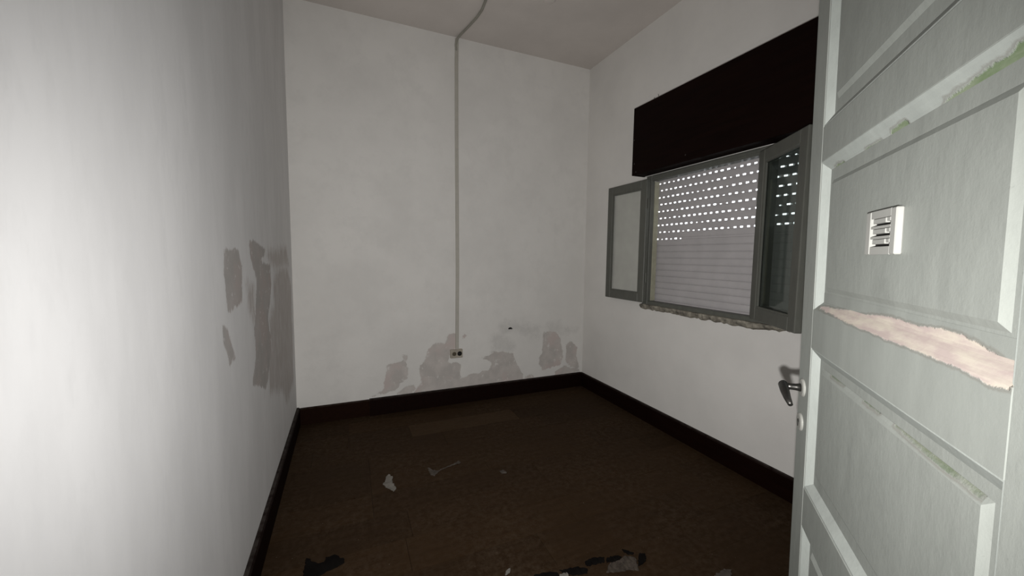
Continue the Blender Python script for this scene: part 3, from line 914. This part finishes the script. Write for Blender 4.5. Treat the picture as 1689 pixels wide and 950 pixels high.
for k, x in enumerate((-0.021, 0.027)):
    bm = bmesh.new()
    add_tube(bm, [(x, -0.0235, 0.038), (x, -0.0252, 0.038)], 0.0205 if k else 0.018, 20)
    s_ = mk('socket_well', bm, M_black if k else mat_plain('socket_well_brown', (0.10, 0.082, 0.055), 0.7), sock)
    for dx in (-0.008, 0.008):
        bm = bmesh.new()
        add_tube(bm, [(x + dx, -0.0250, 0.038), (x + dx, -0.0262, 0.038)], 0.0028, 8)
        mk('contact', bm, M_metal, s_)

# small dark cap half way up the peeling patch
bm = bmesh.new()
prof = [(1.363 + 0.020 * (1 - math.cos(math.pi * k / 8)), 0.630 + 0.014 * math.sin(math.pi * k / 8)) for k in range(9)]
vs0 = [bm.verts.new((x, YB + 0.001, z)) for x, z in prof]
vs1 = [bm.verts.new((x, YB - 0.008, z - 0.003)) for x, z in prof]
for k in range(9):
    bm.faces.new((vs0[k], vs0[(k + 1) % 9], vs1[(k + 1) % 9], vs1[k]))
bm.faces.new(vs1); bm.faces.new(vs0[::-1])
mk('wall_clip', bm, M_black, label='small black clip on the back wall above the bare plaster patches', category='clip')
# ceiling knob
bm = bmesh.new()
add_tube(bm, [(1.335, 2.500, H + 0.001), (1.335, 2.500, H - 0.012), (1.335, 2.500, H - 0.022), (1.335, 2.500, H - 0.026)], [0.045, 0.045, 0.034, 0.012], 24)
mk('ceiling_rose', bm, M_ceil, smooth=False, label='small round cap on the ceiling at the top edge of the picture', category='cap')

# ================================================================== debris on the floor
DLAB = {
 'A': ('paint_flake', 'pale upright-shaped paint flake lying on the boards left of the middle of the floor', 'paint flake'),
 'B': ('paint_flake', 'pale flake with a thin tail on the floor, beside the larger pale flake', 'paint flake'),
 'C': ('underlay_scrap', 'large torn black scrap on the floor near the left baseboard', 'scrap'),
 'D': ('plaster_flake', 'crumbled grey plaster lump among black scraps at the front of the floor', 'plaster'),
 'E': ('underlay_scrap', 'black scrap touching the left side of the grey crumbled plaster', 'scrap'),
 'F': ('underlay_scrap', 'thin black sliver just behind the grey crumbled plaster', 'scrap'),
 'G': ('underlay_scrap', 'small black oval scrap right of the grey crumbled plaster', 'scrap'),
 'H': ('underlay_scrap', 'long black scrap second to the left of the grey crumbled plaster', 'scrap'),
 'I': ('underlay_scrap', 'ragged black scrap at the front, beside a tiny pale flake', 'scrap'),
 'J': ('underlay_scrap', 'leftmost black scrap of the row in front, cut by the picture edge', 'scrap'),
 'K': ('paint_flake', 'tiny pale flake between two black scraps at the bottom edge', 'paint flake'),
 'L': ('paint_flake', 'tiny pale flake alone at the bottom edge, left of the black scraps', 'paint flake'),
 'M': ('paint_flake', 'pale grey flake at the bottom edge close to the open door', 'paint flake'),
 'N': ('paint_flake', 'small dull flake on the boards right of the tailed pale flake', 'paint flake'),
}
rs = random.Random(5)
for key, kind, poly in DEBRIS:
    if key in 'BMN':
        kind = 'dull'
    nm, lab, cat = DLAB[key]
    cxx = sum(p[0] for p in poly) / len(poly); cyy = sum(p[1] for p in poly) / len(poly)
    # roughen the outline
    out = []
    n = len(poly)
    for i in range(n):
        a_, b_ = poly[i], poly[(i + 1) % n]
        L_ = math.hypot(b_[0] - a_[0], b_[1] - a_[1])
        m_ = max(1, int(L_ / 0.007))
        for s in range(m_):
            t_ = s / m_
            jj = 0.0038 if s else 0.0015
            out.append((a_[0] + (b_[0] - a_[0]) * t_ + rs.uniform(-jj, jj) - cxx, a_[1] + (b_[1] - a_[1]) * t_ + rs.uniform(-jj, jj) - cyy))
    th = 0.0035 if kind != 'grey' else 0.006
    bm = bmesh.new()
    lo = [bm.verts.new((x, y, 0.0)) for x, y in out]
    hi = [bm.verts.new((x * 0.97, y * 0.97, th + rs.uniform(0, 0.003))) for x, y in out]
    for i in range(len(out)):
        bm.faces.new((lo[i], lo[(i + 1) % len(out)], hi[(i + 1) % len(out)], hi[i]))
    bm.faces.new(lo[::-1])
    top = bm.faces.new(hi)
    bmesh.ops.triangulate(bm, faces=[top])
    o = mk(nm, bm, M_flake[kind], label=lab, category=cat)
    if nm != 'plaster_flake':
        o['group'] = 'torn black scraps on the floor' if nm == 'underlay_scrap' else 'pale flakes on the floor'
    o.location = (cxx, cyy, 0.0)
